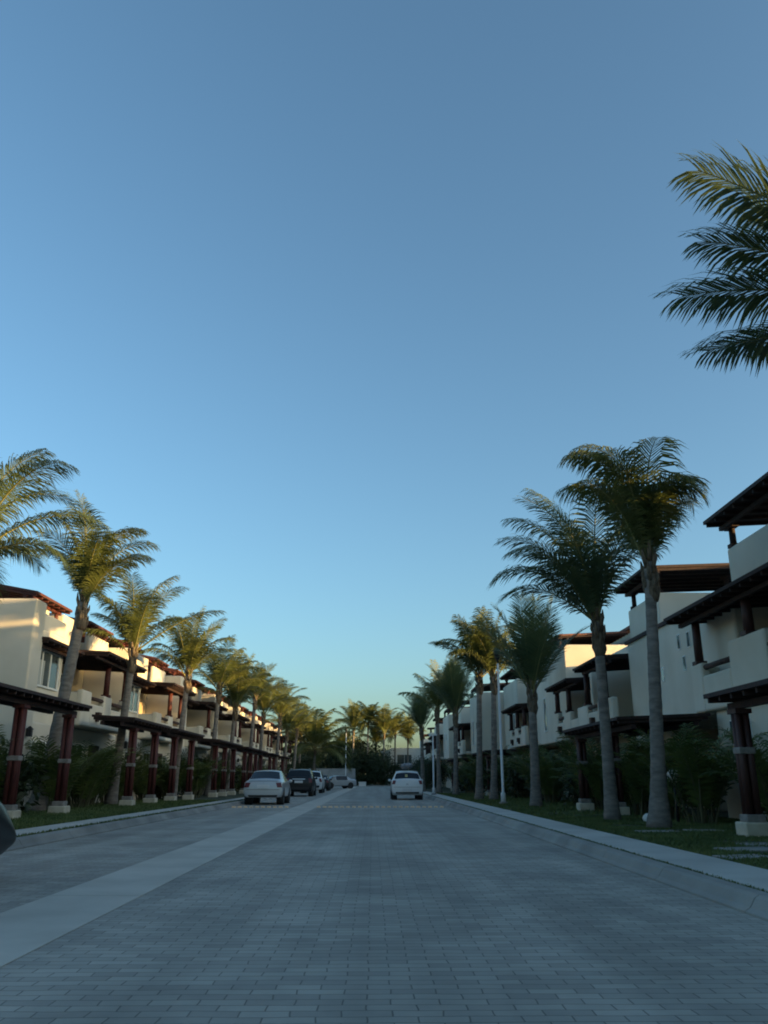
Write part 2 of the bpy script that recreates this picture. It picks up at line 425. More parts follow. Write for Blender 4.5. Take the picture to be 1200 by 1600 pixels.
# ---- right-hand nearest type (also repeated behind the camera)
def right_big(Y, label, f=0.0):
    h = House(1, 'townhouse', label, Y + 9, 9.5 + f)
    y = lambda v: Y + v - 12.4
    D = lambda v: v + f
    # ground floor
    h.box(D(9.0), D(19.5), y(12.4), y(22.3), 0, 2.84)
    h.box(D(10.5), D(19.6), y(22.28), y(25.1), 0, 2.85)
    h.box(D(13.5), D(19.7), y(25.08), y(31.0), 0, 2.86)
    h.box(D(9.52), D(10.0), y(30.55), y(30.98), 0, 2.87)
    # upper floor
    h.box(D(9.5), D(19.4), y(21.6), y(31.02), 2.83, 6.0)
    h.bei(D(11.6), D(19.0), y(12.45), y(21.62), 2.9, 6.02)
    h.box(D(11.0), D(19.2), y(12.42), y(21.58), 5.98, 6.3)
    # balcony slab and stepped parapet
    h.box(D(8.82), D(11.7), y(12.5), y(23.18), 2.80, 3.1)
    for a, b, z in ((12.5, 14.2, 4.3), (14.2, 15.6, 3.8), (15.6, 16.9, 4.35), (18.6, 20.6, 4.36), (20.6, 22.4, 3.72), (22.4, 23.2, 4.08)):
        h.box(D(8.8), D(9.06), y(a) + .004, y(b) - .004, 2.79, z)
    h.box(D(8.8), D(9.06), y(16.9), y(18.6), 2.79, 3.74)
    h.box(D(8.81), D(9.6), y(22.92), y(23.19), 3.0, 4.05)
    # taller rear block, added to keep low sun off the front
    h.box(D(14.8), D(19.3), y(12.6), y(30.9), 5.9, 7.85)
    # roof parapets
    h.box(D(9.5), D(9.72), y(15.5), y(21.5), 5.9, 6.98)
    h.box(D(9.72), D(15), y(21.28), y(21.49), 5.9, 6.96)
    h.box(D(9.51), D(16), y(27.3), y(30.6), 5.9, 7.07)
    h.done()
    b = MB(); b.box(D(9.42), D(9.52), y(23.0), y(31.08), 5.86, 5.98); b.box(D(9.43), D(12), y(31.0), y(31.1), 5.87, 5.97); b.build('moulding', M['roof'], h.root)
    h.roof('balcony_roof', D(8.3), D(11.6), y(12.9), y(23.5), 5.36, 5.52)
    h.post(D(8.95), y(22.85), 4.08, 5.36, .12); h.post(D(8.95), y(19.6), 4.37, 5.36, .13); h.post(D(8.95), y(16.2), 4.36, 5.36, .13)
    h.log(D(8.93), y(20.45), y(22.5), 3.95); h.log(D(8.93), y(16.8), y(18.7), 3.98)
    h.roof('roof_pergola', D(8.95), D(12.6), y(14.5), y(21.5), 7.66, 7.85)
    h.roof('tiled_roof', D(10.4), D(15.5), y(13.5), y(20.4), 8.2, 9.05, th=.14, m='tile')
    h.post(D(9.62), y(21.3), 6.99, 7.6, .09, 'roof'); h.post(D(9.62), y(15.8), 6.99, 7.6, .09, 'roof')
    for yy in (14.5, 20.0): h.post(D(11.2), y(yy), 7.85, 8.3, .09, 'roof')
    h.roof('tiled_roof', D(14.5), D(19.6), y(20.6), y(31), 7.9, 8.4, th=.14, m='tile')
    h.roof('roof_pergola', D(8.95), D(15.2), y(26.6), y(30.3), 7.72, 7.95)
    for dd, yy in ((9.65, 30.2), (9.65, 27.5), (12, 27.5), (14.4, 27.5)): h.post(D(dd), y(yy), 7.08, 7.68, .09, 'roof')
    for yy, zz, hh in ((25.7, 5.15, .42), (24.9, 5.10, .42), (25.4, 4.45, .4), (27.4, 4.35, .4)): h.slot(D(9.5), y(yy), zz, .2, hh)
    for yy, zz in ((21.3, 2.2), (20.4, 2.2), (18.3, 2.2)): h.slot(D(9.0), y(yy), zz, .26, .55)
    h.window(D(9.0), y(16.2), y(17.6), 1.0, 2.1, 2)
    h.window(D(11.6), y(17.5), y(19.6), 3.15, 5.2, 2, True)
    h.door(D(11.6), y(15), y(15.95), 3.12, 5.2)
    h.door(D(13.5), y(27.5), y(28.4), .1, 2.2)
    h.window(D(13.5), y(28.9), y(30.2), .9, 2.2, 2)
    h.lantern(D(10.5), y(23.7), 2.0)
    return h

right_big(12.4, 'tall cream townhouse on the right, nearest the camera, with slot windows')
right_big(-6.6, 'cream townhouse just right of where the photographer stands')
right_big(-25.6, 'cream townhouse on the right behind where the photographer stands')

def right_mid():
    h = House(1, 'townhouse', 'low cream townhouse on the right with two dark balcony roofs, set back behind two palms', 31.2)
    h.box(10.9, 19.5, 31.25, 41.4, 0, 2.9)
    h.bei(11.2, 19.3, 31.22, 41.45, 2.88, 6.1)
    h.box(10.8, 19.4, 31.24, 41.42, 6.08, 6.5)
    h.box(8.82, 11.3, 31.3, 41.3, 2.95, 3.2)
    for a, b, z in ((31.2, 33.3, 4.0), (33.3, 34.9, 3.66), (34.9, 36.6, 4.0), (36.6, 38.0, 3.6), (38.0, 39.3, 3.98), (39.3, 40.6, 3.6), (40.6, 41.35, 4.1)):
        h.box(8.8, 9.05, a + .004, b - .004, 2.94, z)
    h.box(9.6, 10.9, 35.6, 36.0, 0.0, 2.96)
    h.box(9.4, 11.25, 36.2, 36.5, 3.1, 6.0)
    h.box(14.8, 19.2, 31.3, 35.0, 6.4, 6.9)
    h.done()
    h.roof('tiled_roof', 11.0, 15.5, 31.2, 34.6, 6.75, 7.25, th=.14, m='tile')
    h.roof('balcony_roof', 8.45, 11.2, 31.3, 35.5, 5.44, 5.6)
    h.roof('balcony_roof', 8.4, 11.2, 36.7, 41.3, 5.2, 5.36)
    for yy, z0, z1 in ((35.2, 4.01, 5.38), (32.4, 4.01, 5.38), (41.0, 4.11, 5.14), (38.6, 3.99, 5.14)): h.post(8.93, yy, z0, z1, .12)
    h.log(8.92, 33.2, 35.0, 3.86); h.log(8.92, 39.2, 40.7, 3.8)
    h.window(11.2, 33.0, 34.6, 3.3, 5.1, 2, True); h.window(11.2, 39.0, 40.6, 3.3, 5.1, 2)
    h.door(11.2, 37.2, 38.1, 3.2, 5.2)
    h.door(10.9, 37.4, 38.3, .1, 2.2); h.window(10.9, 32.5, 34.5, .7, 2.2, 3)
    for yy in (33.9, 39.9): h.corbel(8.8, yy, 3.3)
    return h
right_mid()

def right_far(Y0, tower, bal, L, label, f=0.0, ht=7.5):
    """flush tower of length `tower`, then a balcony bay of length `bal`, then flush wall to L"""
    h = House(1, 'townhouse', label, Y0 + .1, 9.5 + f)
    D = lambda v: v + f
    y = lambda v: Y0 + v
    h.box(D(9.5), D(18), y(0), y(tower), 2.9, ht)
    h.box(D(10.8), D(18.1), y(.05), y(tower), 0, 2.92)
    h.bei(D(11.4), D(17.8), y(tower - .02), y(tower + bal + .02), 0, 6.1)
    h.box(D(11.1), D(17.9), y(tower + .02), y(tower + bal - .02), 6.08, 6.6)
    h.box(D(9.52), D(17.95), y(tower + bal), y(L - .04), 2.91, ht - .05)
    h.box(D(10.9), D(18.05), y(tower + bal), y(L - .02), 0, 2.93)
    h.box(D(13.6), D(17.6), y(.3), y(L - .3), 6.5, ht + 1.0)  # rear block under the tiled roof, added to block low sun
    h.box(D(8.85), D(11.5), y(tower + .05), y(tower + bal - .05), 2.95, 3.2)
    n = 5
    for i in range(n):
        a, b = y(tower + bal * i / n), y(tower + bal * (i + 1) / n)
        h.box(D(8.82), D(9.08), a + .004, b - .004, 2.94, 4.05 if i % 2 == 0 else 3.65)
    h.done()
    h.roof('balcony_roof', D(8.4), D(11.4), y(tower + .1), y(tower + bal), 5.22, 5.4)
    for i in (0, 2, 4):
        h.post(D(8.95), y(tower + bal * (i + .5) / n), 4.06, 5.16, .12)
    for i in (1, 3):
        h.log(D(8.94), y(tower + bal * i / n) - .1, y(tower + bal * (i + 1) / n) + .1, 3.85); h.corbel(D(8.82), y(tower + bal * (i + .5) / n), 3.32)
    h.roof('tiled_roof', D(13.3), D(18.0), y(.1), y(L - .1), ht + 1.05, ht + 1.6, th=.14, m='tile')
    h.roof('roof_pergola', D(9.6), D(13.2), y(1.2), y(tower - .3), ht + .62, ht + .8, m='tile')
    for yy in (1.5, tower - .6): h.post(D(9.66), y(yy), ht + .01, ht + .58, .09, 'roof')
    h.roof('roof_pergola', D(9.2), D(13), y(tower + bal + .4), y(L - .6), ht + .5, ht + .7)
    for yy in (tower + bal + .7, L - .9): h.post(D(9.68), y(yy), ht - .04, ht + .46, .09, 'roof')
    h.window(D(9.5), y(tower * .6), y(tower * .6 + .55), 3.6, 5.3, 1)
    h.slot(D(9.5), y(tower * .3), 4.9, .22, .5)
    h.window(D(11.4), y(tower + bal * .45), y(tower + bal * .8), 3.3, 5.0, 2, True)
    h.door(D(11.4), y(tower + bal * .15), y(tower + bal * .15 + .95), 3.22, 5.2)
    h.window(D(9.52), y(tower + bal + 1.2), y(tower + bal + 2.4), 3.9, 5.2, 2)
    h.door(D(11.4), y(tower + bal * .4), y(tower + bal * .4 + .95), .1, 2.3)
    h.window(D(10.8), y(tower * .3), y(tower * .3 + 1.3), .9, 2.2, 2)
    return h
right_far(41.5, 8.3, 6.0, 20.3, 'tall cream townhouse on the right with a narrow upright window, behind the lamp post')
right_far(62.4, 6.0, 7.5, 17.5, 'cream townhouse on the right standing closer to the road, beyond the lamp post', -1.7, 7.2)
right_far(80.5, 6.0, 7.5, 17.5, 'cream townhouse on the right, partly sunlit between distant palms', -2.4, 6.9)
right_far(98.5, 6.0, 7.5, 16, 'second farthest cream townhouse in the right row, hardly visible behind the palms', -2.0, 6.9)
right_far(131, 5.0, 6.5, 15, 'added townhouse hidden past the end of the right row, shading the closing hedge', 2.5, 7.2)  # unseen house added to shade the end hedge
right_far(115, 5.0, 6.5, 15, 'farthest cream townhouse in the right row, next to the white end house', -1.0, 6.9)

# ---- left row
def left_unit(Y0, label):
    h = House(-1, 'townhouse', label, Y0 + .1, 11)
    y = lambda v: Y0 + v
    h.box(11.0, 19.0, y(0), y(.9), 0, 6.75)
    h.box(11.2, 19.1, y(.88), y(10.75), 0, 2.91)
    h.box(11.4, 19.05, y(.87), y(4.0), 2.7, 6.05)
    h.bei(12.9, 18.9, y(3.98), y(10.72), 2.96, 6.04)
    h.box(12.55, 18.95, y(3.96), y(10.74), 6.02, 6.4)
    # stair head and parapets on the roof terrace
    h.box(12.0, 15.5, y(5.2), y(7.2), 5.95, 7.2)
    h.box(11.42, 11.64, y(.85), y(3.98), 6.0, 6.62)
    h.box(12.1, 14.0, y(3.0), y(3.96), 6.0, 7.15)
    h.box(11.9, 12.1, y(8.0), y(10.7), 6.0, 6.95)
    h.box(12.1, 16.5, y(10.5), y(10.71), 6.0, 6.93)
    h.box(17.0, 19.0, y(.9), y(10.7), 5.95, 7.1)
    # balcony
    h.box(10.52, 12.95, y(3.9), y(9.9), 2.93, 3.15)
    for a, b, z in ((3.85, 4.9, 4.2), (4.9, 6.4, 3.78), (6.4, 7.4, 4.2), (7.4, 9.0, 3.75), (9.0, 9.95, 4.22)):
        h.box(10.5, 10.74, y(a) + .004, y(b) - .004, 2.92, z)
    h.box(10.51, 12.3, y(9.72), y(9.94), 2.95, 4.18)
    h.box(10.53, 11.5, y(3.87), y(4.08), 2.95, 4.12)
    h.done()
    h.roof('balcony_roof', 10.75, 12.2, y(.75), y(4.3), 5.5, 5.6)
    h.roof('balcony_roof', 9.9, 12.9, y(4.5), y(10.0), 5.58, 5.72)
    for yy in (6.9, 9.4): h.post(10.62, y(yy), 4.2, 5.52, .12)
    h.log(10.6, y(4.8), y(6.5), 3.98); h.log(10.6, y(7.3), y(9.1), 3.96)
    for yy in (5.6, 8.2): h.corbel(10.5, y(yy), 3.38)
    h.roof('roof_pergola', 11.6, 15.4, y(1.4), y(4.9), 7.2, 7.9, m='redroof', raf='redwood')
    for yy in (1.8, 4.5): h.post(11.9 if yy < 3 else 12.05, y(yy), 6.6, 7.16, .08)
    h.roof('roof_pergola', 11.7, 15.4, y(7.4), y(10.6), 7.25, 7.95, m='redroof', raf='redwood')
    for yy in (8.4, 10.2): h.post(12.0, y(yy), 6.95, 7.21, .08)
    h.window(11.4, y(1.25), y(3.5), 4.15, 5.3, 3, True)
    h.window(12.9, y(7.5), y(9.2), 3.2, 5.2, 2, True)
    h.window(11.2, y(1.4), y(3.2), .3, 2.25, 3, True)
    h.door(11.2, y(7.3), y(8.25), .1, 2.3); h.window(11.2, y(8.5), y(9.3), .9, 2.2, 1); h.window(11.2, y(4.6), y(6.4), .4, 2.3, 3, True)
    h.lantern(11.0, y(.45), 2.5)
    return h
LEFT_Y = [8.6] + [27 + 10.8 * i for i in range(8)]
for i, Y0 in enumerate(LEFT_Y):
    d = ['cream townhouse of the left row nearest the camera, cut by the left edge',
         'cream townhouse with rounded tower and triple window behind the big leaning left palm'][i] if i < 2 else \
        'cream balconied townhouse, %s from the near end of the left row' % ORD[i]
    left_unit(Y0, d)

# ------------------------------------------------------------------ entrance pergolas
def pergola(side, dpost, yp, roof, z, label, d_in):
    S = side; r = thing('entrance_pergola', label, 'pergola', (S * dpost, yp[0], .13), 'entrance pergolas on the %s' % ('right' if S > 0 else 'left'))
    y0, y1 = roof; d0 = dpost - .48
    b = MB(); th = .08; rise = .10
    b.hexa([(S * d0, y0, z), (S * d_in, y0, z + rise), (S * d_in, y1, z + rise), (S * d0, y1, z)],
           [(S * d0, y0, z + th), (S * d_in, y0, z + rise + th), (S * d_in, y1, z + rise + th), (S * d0, y1, z + th)])
    if S < 0: b.f[-6:] = [tuple(reversed(f)) for f in b.f[-6:]]
    b.build('roof', M['roof'], r)
    b = MB(); n = int((y1 - y0) / .5); sl = rise / (d_in - d0)
    for i in range(n + 1):
        yy = y0 + .1 + (y1 - y0 - .2) * i / n
        b.bar((S * (d0 + .05), yy, z - .045 + .05 * sl), (S * (d_in - .05), yy, z - .045 + rise), .07, .09)
    b.build('rafters', M['roof'], r)
    b = MB()
    for dd in (dpost - .02, d_in - .35): b.bar((S * dd, y0 + .1, z - .175 + (dd - d0) * sl), (S * dd, y1 - .1, z - .175 + (dd - d0) * sl), .13, .12)
    b.build('beam', M['roof'], r)
    for yy in yp:
        for dd in ((dpost,) if d_in < dpost + 2.2 else (dpost, d_in - .35)):
            x = S * dd; q = MB(); zt = z - .235 + (dd - d0) * sl
            for ox in (-.072, .072):                         # twin round poles
                for oy in (-.072, .072):
                    q.tube([(x + ox, yy + oy, .45), (x + ox, yy + oy, zt)], [.072, .066], 8)
            q.box(x - .15, x + .15, yy - .19, yy + .19, zt - .09, zt - .005)
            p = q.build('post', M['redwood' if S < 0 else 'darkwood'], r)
            q = MB(); q.box(x - .15, x + .15, yy - .15, yy + .15, 1.53, 1.65); q.build('collar', M['band'], p, bevel=.02)
            q = MB(); q.box(x - .17, x + .17, yy - .17, yy + .17, .36, .50); q.build('footing', M['band'], p, bevel=.02)
            q = MB(); q.box(x - .24, x + .24, yy - .24, yy + .24, .10, .37); q.build('plinth', M['base'], p, bevel=.03)
LP = [((21.7, 25.2), (18.2, 25.7)), ((32.1, 35.4), (30.4, 36.1)), ((38.9, 42.6), (37.4, 43.3)), ((49.2, 52.3, 55.6), (47.6, 56.3)), ((60.5, 63.5), (58.8, 64.2)), ((66.2, 69.2), (65, 69.9)), ((75.4, 78.4), (73.8, 79.2)), ((86, 89), (84.5, 89.8))]
for i, (a, b) in enumerate(LP):
    pergola(-1, 8.9, a, b, 3.1, ('dark roofed entrance pergola on red posts at the left edge of the photo' if i == 0 else
            'dark roofed entrance pergola on red posts, %s from the near end of the left side' % ORD[i]), 9.95)
for i, (a, b) in enumerate([((11.6, 15.7), (9.2, 16.1)), ((24.2, 28.0), (22.0, 28.5)), ((50.5, 54), (48.4, 55)), ((70, 73), (68, 74))]):
    pergola(1, 6.78, a, b, 2.55, ['dark roofed pergola on thick red post at the right edge of the photo',
            'dark roofed pergola whose post stands between the two big right palms and the third', 'dark roofed pergola on the right behind the pair of twin palms', 'farthest dark roofed pergola on the right, among the hedges'][i], 8.75 if i < 3 else 8.2)

# ------------------------------------------------------------------ palms
def frond(mb, base, az, tilt, bend, L, rnd, bias, nl, lw, ll, droop, seg=12, ex=2.1, t_in=.19):
    p = Vector(base); pts, tans = [], []
    for i in range(seg + 1):
        t = i / seg
        a = tilt + bend * t ** ex
        d = Vector((math.sin(a) * math.cos(az), math.sin(a) * math.sin(az), math.cos(a))) + bias * t * .6
        d.normalize(); pts.append(p.copy()); tans.append(d); p = p + d * (L / seg)
    r0 = .038 * L / 3.6
    mb.tube(pts, [max(.005, r0 * (1 - .88 * i / seg)) for i in range(seg + 1)], 5, 1, cap=False)
    for i in range(nl):
        t = t_in + (1 - t_in) * (i + rnd.random() * .6) / nl
        f = t * seg; k = min(seg - 1, int(f)); fr = f - k
        q = pts[k].lerp(pts[k + 1], fr); T = tans[k].lerp(tans[min(k + 1, seg)], fr).normalized()
        S = T.cross(Vector((0, 0, 1)))
        if S.length < .05: S = Vector((-math.sin(az), math.cos(az), 0))
        S.normalize(); N = S.cross(T)
        prof = min(1, .5 + 2.2 * (t - t_in)) * (1 - .55 * max(0, (t - .6) / .4) ** 1.8)
        for sg in (-1, 1):
            ln = ll * prof * rnd.uniform(.78, 1.14)
            fw = .42 + 1.15 * t * t + rnd.uniform(-.07, .07)
            d = (S * sg + T * fw + N * rnd.uniform(.08, .34)).normalized()
            dr = droop * rnd.uniform(.6, 1.15)
            a = q; b = a + d * ln * .4
            d2 = (d + Vector((0, 0, -dr)) + bias * .5).normalized(); c = b + d2 * ln * .35
            d3 = (d2 + Vector((0, 0, -dr * 1.1)) + bias * .5).normalized(); e = c + d3 * ln * .28
            wv = T * lw * .5 * (1 if t < .85 else .8)
            mb.add([a - wv * .6, a + wv * .6, b + wv, b - wv, c + wv * .8, c - wv * .8, e], [(0, 1, 2, 3), (3, 2, 4, 5), (5, 4, 6)], 0)

def crown_mesh(name, seed, n, L, tilt, bend, bias, nl, lw, ll, droop, leaf, ex=2.1, fr=None):
    rnd = random.Random(seed); mb = MB()
    if fr is None:
        fr = []
        for i in range(n):
            u = ((i + .5) / n) ** .9
            u2 = min(1, max(0, u + rnd.uniform(-.22, .22)))
            fr.append((math.degrees(i * 2.39996) + rnd.uniform(-22, 22), tilt[0] + (tilt[1] - tilt[0]) * u, bend[0] + (bend[1] - bend[0]) * u2 + rnd.uniform(-14, 14),
                       L * rnd.uniform(.80, 1.08) * (1 - .14 * abs(u - .4))))
    for i, (az, ti, be, ln) in enumerate(fr):
        u = i / len(fr)
        frond(mb, (rnd.uniform(-.06, .06), rnd.uniform(-.06, .06), -.28 + .3 * (1 - u)), R_(az), R_(ti), R_(be), ln, rnd, Vector(bias), nl, lw, ll * rnd.uniform(.88, 1.08),
              droop * rnd.uniform(.6, 1.5), ex=ex * rnd.uniform(.85, 1.15))
    mb.tube([(0, 0, 0), (.03, 0, L * .35), (.1 + bias[0] * .2, 0, L * .62)], [.035, .025, .006], 6, 1)   # spear leaf
    return mb

PALM_CACHE = {}
def palm(name, label, base, top, kind, rot=0, scale=1.0, r=(.24, .135), group=None, boots=True):
    """base: foot of the trunk, top: where the fronds leave it"""
    bx, by, bz = base
    root = thing(name, label, 'palm tree', base, group)
    m = MB(); rnd = random.Random(hash((round(bx, 1), round(by, 1))) % 9999)
    B, T = Vector(base), Vector(top); H = (T - B).length
    n = 34; pts, rad = [], []
    lean = T - B
    for i in range(n + 1):
        t = i / n
        p = B + Vector((lean.x * (t ** .8), lean.y * (t ** .8), lean.z * t))
        pts.append(p)
        flare = (r[0] - r[1]) * math.exp(-t * H / .55) + r[1] * (1.12 - .22 * t)
        rad.append(flare * (1 + (.035 if i % 2 else -.02)))
    pts[0] = pts[0] - Vector((0, 0, .05))
    m.tube(pts, rad, 14); m.build('trunk', M['trunk'], root)
    if boots:
        q = MB()
        for i in range(16):                                   # frayed old leaf bases
            a = i * 2.4; z = -.85 + .95 * i / 16
            d = Vector((math.cos(a), math.sin(a), 0))
            c0 = T + Vector((-lean.x * .0, 0, z)) + d * (r[1] * .62); c1 = c0 + d * (.07 + .05 * rnd.random()) + Vector((0, 0, .30 + .2 * rnd.random()))
            q.tube([c0, c0.lerp(c1, .5) + d * .03, c1], [.06, .05, .012], 6)
        q.tube([T + Vector((0, 0, -.9)), T + Vector((0, 0, -.72)), T + Vector((0, 0, -.4)), T + Vector((0, 0, .1))], [r[1] * .93, r[1] * 1.12, r[1] * 1.02, r[1] * .6], 12)
        q.build('leaf_bases', M['boot'], root)
    k = PALMS[kind]
    if kind not in PALM_CACHE:
        o = crown_mesh('crown', **k).build('crown', [M[k['leaf']], M['rachis']])
        PALM_CACHE[kind] = o
    else:
        o = PALM_CACHE[kind].copy(); col.objects.link(o)
    o.parent = root; o.location = T - B; o.rotation_euler = (0, 0, rot); o.scale = (scale,) * 3
    return root

F_R1 = [(182, 1, 125, 3.6), (176, 6, 112, 3.5), (195, 11, 100, 3.3), (4, 1, 165, 2.9), (15, 3, 160, 2.8), (345, 5, 150, 2.7), (90, 8, 110, 3.2), (270, 6, 120, 3.4),
        (230, 13, 105, 3.2), (150, 15, 95, 3.1), (300, 8, 135, 2.8), (60, 9, 130, 2.7), (205, 22, 88, 2.8), (30, 9, 140, 2.4)]
F_R2 = [(175, 3, 58, 4.1), (190, 8, 72, 4.0), (165, 14, 72, 3.8), (182, 20, 82, 3.5), (200, 27, 92, 3.2), (178, 36, 105, 3.2), (188, 52, 85, 2.7), (90, 8, 60, 3.6), (270, 6, 60, 3.8), (0, 3, 75, 3.5),
        (15, 10, 85, 3.1), (345, 15, 90, 2.8), (235, 18, 70, 3.4), (130, 20, 70, 3.3), (300, 14, 75, 3.1), (215, 34, 84, 2.8)]
F_L1 = [(172, 3, 18, 3.7), (190, 9, 45, 3.2), (182, 19, 100, 2.6), (5, 3, 95, 3.4), (355, 10, 92, 3.3), (12, 19, 86, 3.2), (350, 30, 75, 2.8), (90, 6, 60, 3.3), (270, 4, 60, 3.5),
        (235, 14, 80, 3.0), (120, 17, 80, 2.9), (300, 15, 88, 3.1), (45, 18, 85, 3.0), (330, 34, 75, 2.4)]
F_L2 = [(175, 4, 35, 3.3), (5, 6, 60, 3.5), (350, 15, 70, 3.3), (0, 52, 38, 3.8), (185, 20, 40, 2.8), (165, 34, 50, 2.5), (90, 8, 50, 3.2), (270, 6, 50, 3.3), (235, 22, 60, 2.8),
        (130, 24, 60, 2.7), (300, 24, 60, 2.9), (45, 26, 70, 2.8), (200, 46, 60, 2.3)]
F_R0 = [(165, 40, 18, 3.5), (147, 60, 25, 3.2), (113, 66, 12, 3.0), (157, 50, 20, 3.1), (133, 70, 18, 3.0), (150, 36, 14, 3.0), (20, 20, 60, 3.2), (340, 35, 60, 3.2), (60, 40, 60, 3.2), (300, 30, 60, 3.2), (0, 60, 50, 3.0), (80, 70, 40, 2.8), (320, 70, 40, 2.8), (45, 8, 60, 3.4)]
PALMS = {
 'R1': dict(seed=3, n=0, L=3.9, tilt=0, bend=0, bias=(-.04, .0, 0), nl=74, lw=.034, ll=.95, droop=0.73, leaf='leaf', ex=2.6, fr=F_R1),
 'R2': dict(seed=8, n=0, L=4.2, tilt=0, bend=0, bias=(-.12, .0, 0), nl=74, lw=.034, ll=.95, droop=0.49, leaf='leaf_dark', ex=2.2, fr=F_R2),
 'R0': dict(seed=14, n=0, L=3.5, tilt=0, bend=0, bias=(-.05, .0, 0), nl=105, lw=.042, ll=.95, droop=0.35, leaf='leaf_dark', ex=2.2, fr=F_R0),
 'L1': dict(seed=21, n=0, L=4.0, tilt=0, bend=0, bias=(.05, 0, 0), nl=72, lw=.034, ll=.93, droop=0.49, leaf='leaf', ex=2.2, fr=F_L1),
 'L0': dict(seed=26, n=16, L=3.7, tilt=(8, 66), bend=(70, 110), bias=(.25, 0, 0), nl=115, lw=.031, ll=.95, droop=0.56, leaf='leaf_dark', ex=2.0),
 'L2': dict(seed=33, n=0, L=3.5, tilt=0, bend=0, bias=(.08, 0, 0), nl=70, lw=.035, ll=.9, droop=0.61, leaf='leaf', ex=2.0, fr=F_L2),
 'S1': dict(seed=41, n=17, L=3.6, tilt=(2, 40), bend=(8, 40), bias=(0, 0, 0), nl=74, lw=.04, ll=.85, droop=0.22, leaf='leaf_dark', ex=2),
 'A': dict(seed=51, n=15, L=3.6, tilt=(2, 44), bend=(20, 95), bias=(.10, 0, 0), nl=56, lw=.046, ll=.92, droop=0.56, leaf='leaf', ex=2.2),
 'A2': dict(seed=97, n=14, L=3.6, tilt=(4, 56), bend=(25, 80), bias=(.16, 0, 0), nl=56, lw=.046, ll=.92, droop=0.49, leaf='leaf', ex=1.9),
 'B': dict(seed=57, n=15, L=3.6, tilt=(2, 40), bend=(40, 125), bias=(-.12, 0, 0), nl=56, lw=.046, ll=.92, droop=0.67, leaf='leaf', ex=2.4),
 'B2': dict(seed=71, n=14, L=3.6, tilt=(2, 50), bend=(25, 90), bias=(-.1, 0, 0), nl=56, lw=.046, ll=.92, droop=0.56, leaf='leaf', ex=2.0),
 'C': dict(seed=63, n=22, L=4.6, tilt=(4, 92), bend=(45, 95), bias=(0, 0, 0), nl=60, lw=.085, ll=1.2, droop=0.49, leaf='leaf', ex=1.8),
}
GL, GR = 'palms along the left lawn', 'palms along the right lawn'
palm('coconut_palm', 'tall palm on the right whose near fronds enter high at the right edge', (6.35, 7.6, .13), (6.5, 7.9, 5.9), 'R0', rot=0, group=GR)
palm('coconut_palm', 'tall palm with swollen grey trunk and drooping golden crown, nearest whole palm on right', (5.88, 18.15, .13), (6.22, 18.15, 5.75), 'R1', group=GR, r=(.26, .13))
palm('coconut_palm', 'dark crowned palm overlapping the golden palm, second trunk on the right lawn', (5.85, 21.5, .13), (5.85, 21.5, 5.0), 'R2', rot=0, group=GR, r=(.21, .13))
palm('coconut_palm', 'shorter dark upright palm beside the lamp post on the right', (5.94, 31.9, .13), (6.0, 31.9, 4.3), 'S1', group=GR, r=(.24, .15))
palm('coconut_palm', 'right trunk of the twin palms beyond the lamp post', (5.75, 41.6, .13), (5.95, 41.5, 5.9), 'B', group=GR)
palm('coconut_palm', 'left trunk of the twin palms beyond the lamp post', (5.15, 42.4, .13), (5.35, 42.4, 6.0), 'B2', rot=.7, scale=.96, group=GR)
palm('coconut_palm', 'palm on the right beyond the twin palms, over a pergola', (5.2, 54.7, .13), (5.3, 54.7, 5.1), 'S1', rot=1.6, group=GR)
palm('coconut_palm', 'palm on the right just behind the far white lamp post', (4.75, 62.2, .13), (4.7, 62.2, 5.8), 'B2', rot=2.2, group=GR)
palm('coconut_palm', 'smallest palm at the far end of the right row, left of the far lamp post', (3.95, 68.4, .13), (3.9, 68.4, 4.9), 'S1', rot=1.2, scale=.85, group=GR)
palm('coconut_palm', 'palm on the left whose drooping fronds fill the left edge of the photo', (-10.4, 20.3, .13), (-10.1, 20.1, 6.3), 'L0', group=GL)
palm('coconut_palm', 'leaning palm with thick grey trunk, nearest whole palm on the left', (-10.25, 27.1, .13), (-9.5, 27.0, 6.6), 'L1', group=GL, r=(.40, .18))
palm('coconut_palm', 'palm on the left with one long frond reaching over the road side', (-10.0, 33.8, .13), (-9.65, 33.7, 6.0), 'L2', group=GL, r=(.26, .15))
lp = [(-9.5, 41.8, 6.0, 'A'), (-9.9, 52.8, 6.4, 'A2'), (-9.6, 57.5, 5.7, 'B2'), (-9.2, 64, 6.9, 'A2'), (-9.4, 71, 6.2, 'A'), (-8.9, 79, 6.5, 'B'), (-9.0, 87, 5.6, 'A2'), (-8.7, 95, 6.2, 'B2')]
for i, (x, yy, z, k) in enumerate(lp):
    palm('coconut_palm', 'yellow green palm of the left row, %s from the near end' % ORD[i + 3], (x, yy, .13), (x + .35, yy, z), k, rot=i * .9, scale=1.0 + .05 * ((i * 7) % 3 - 1), group=GL)
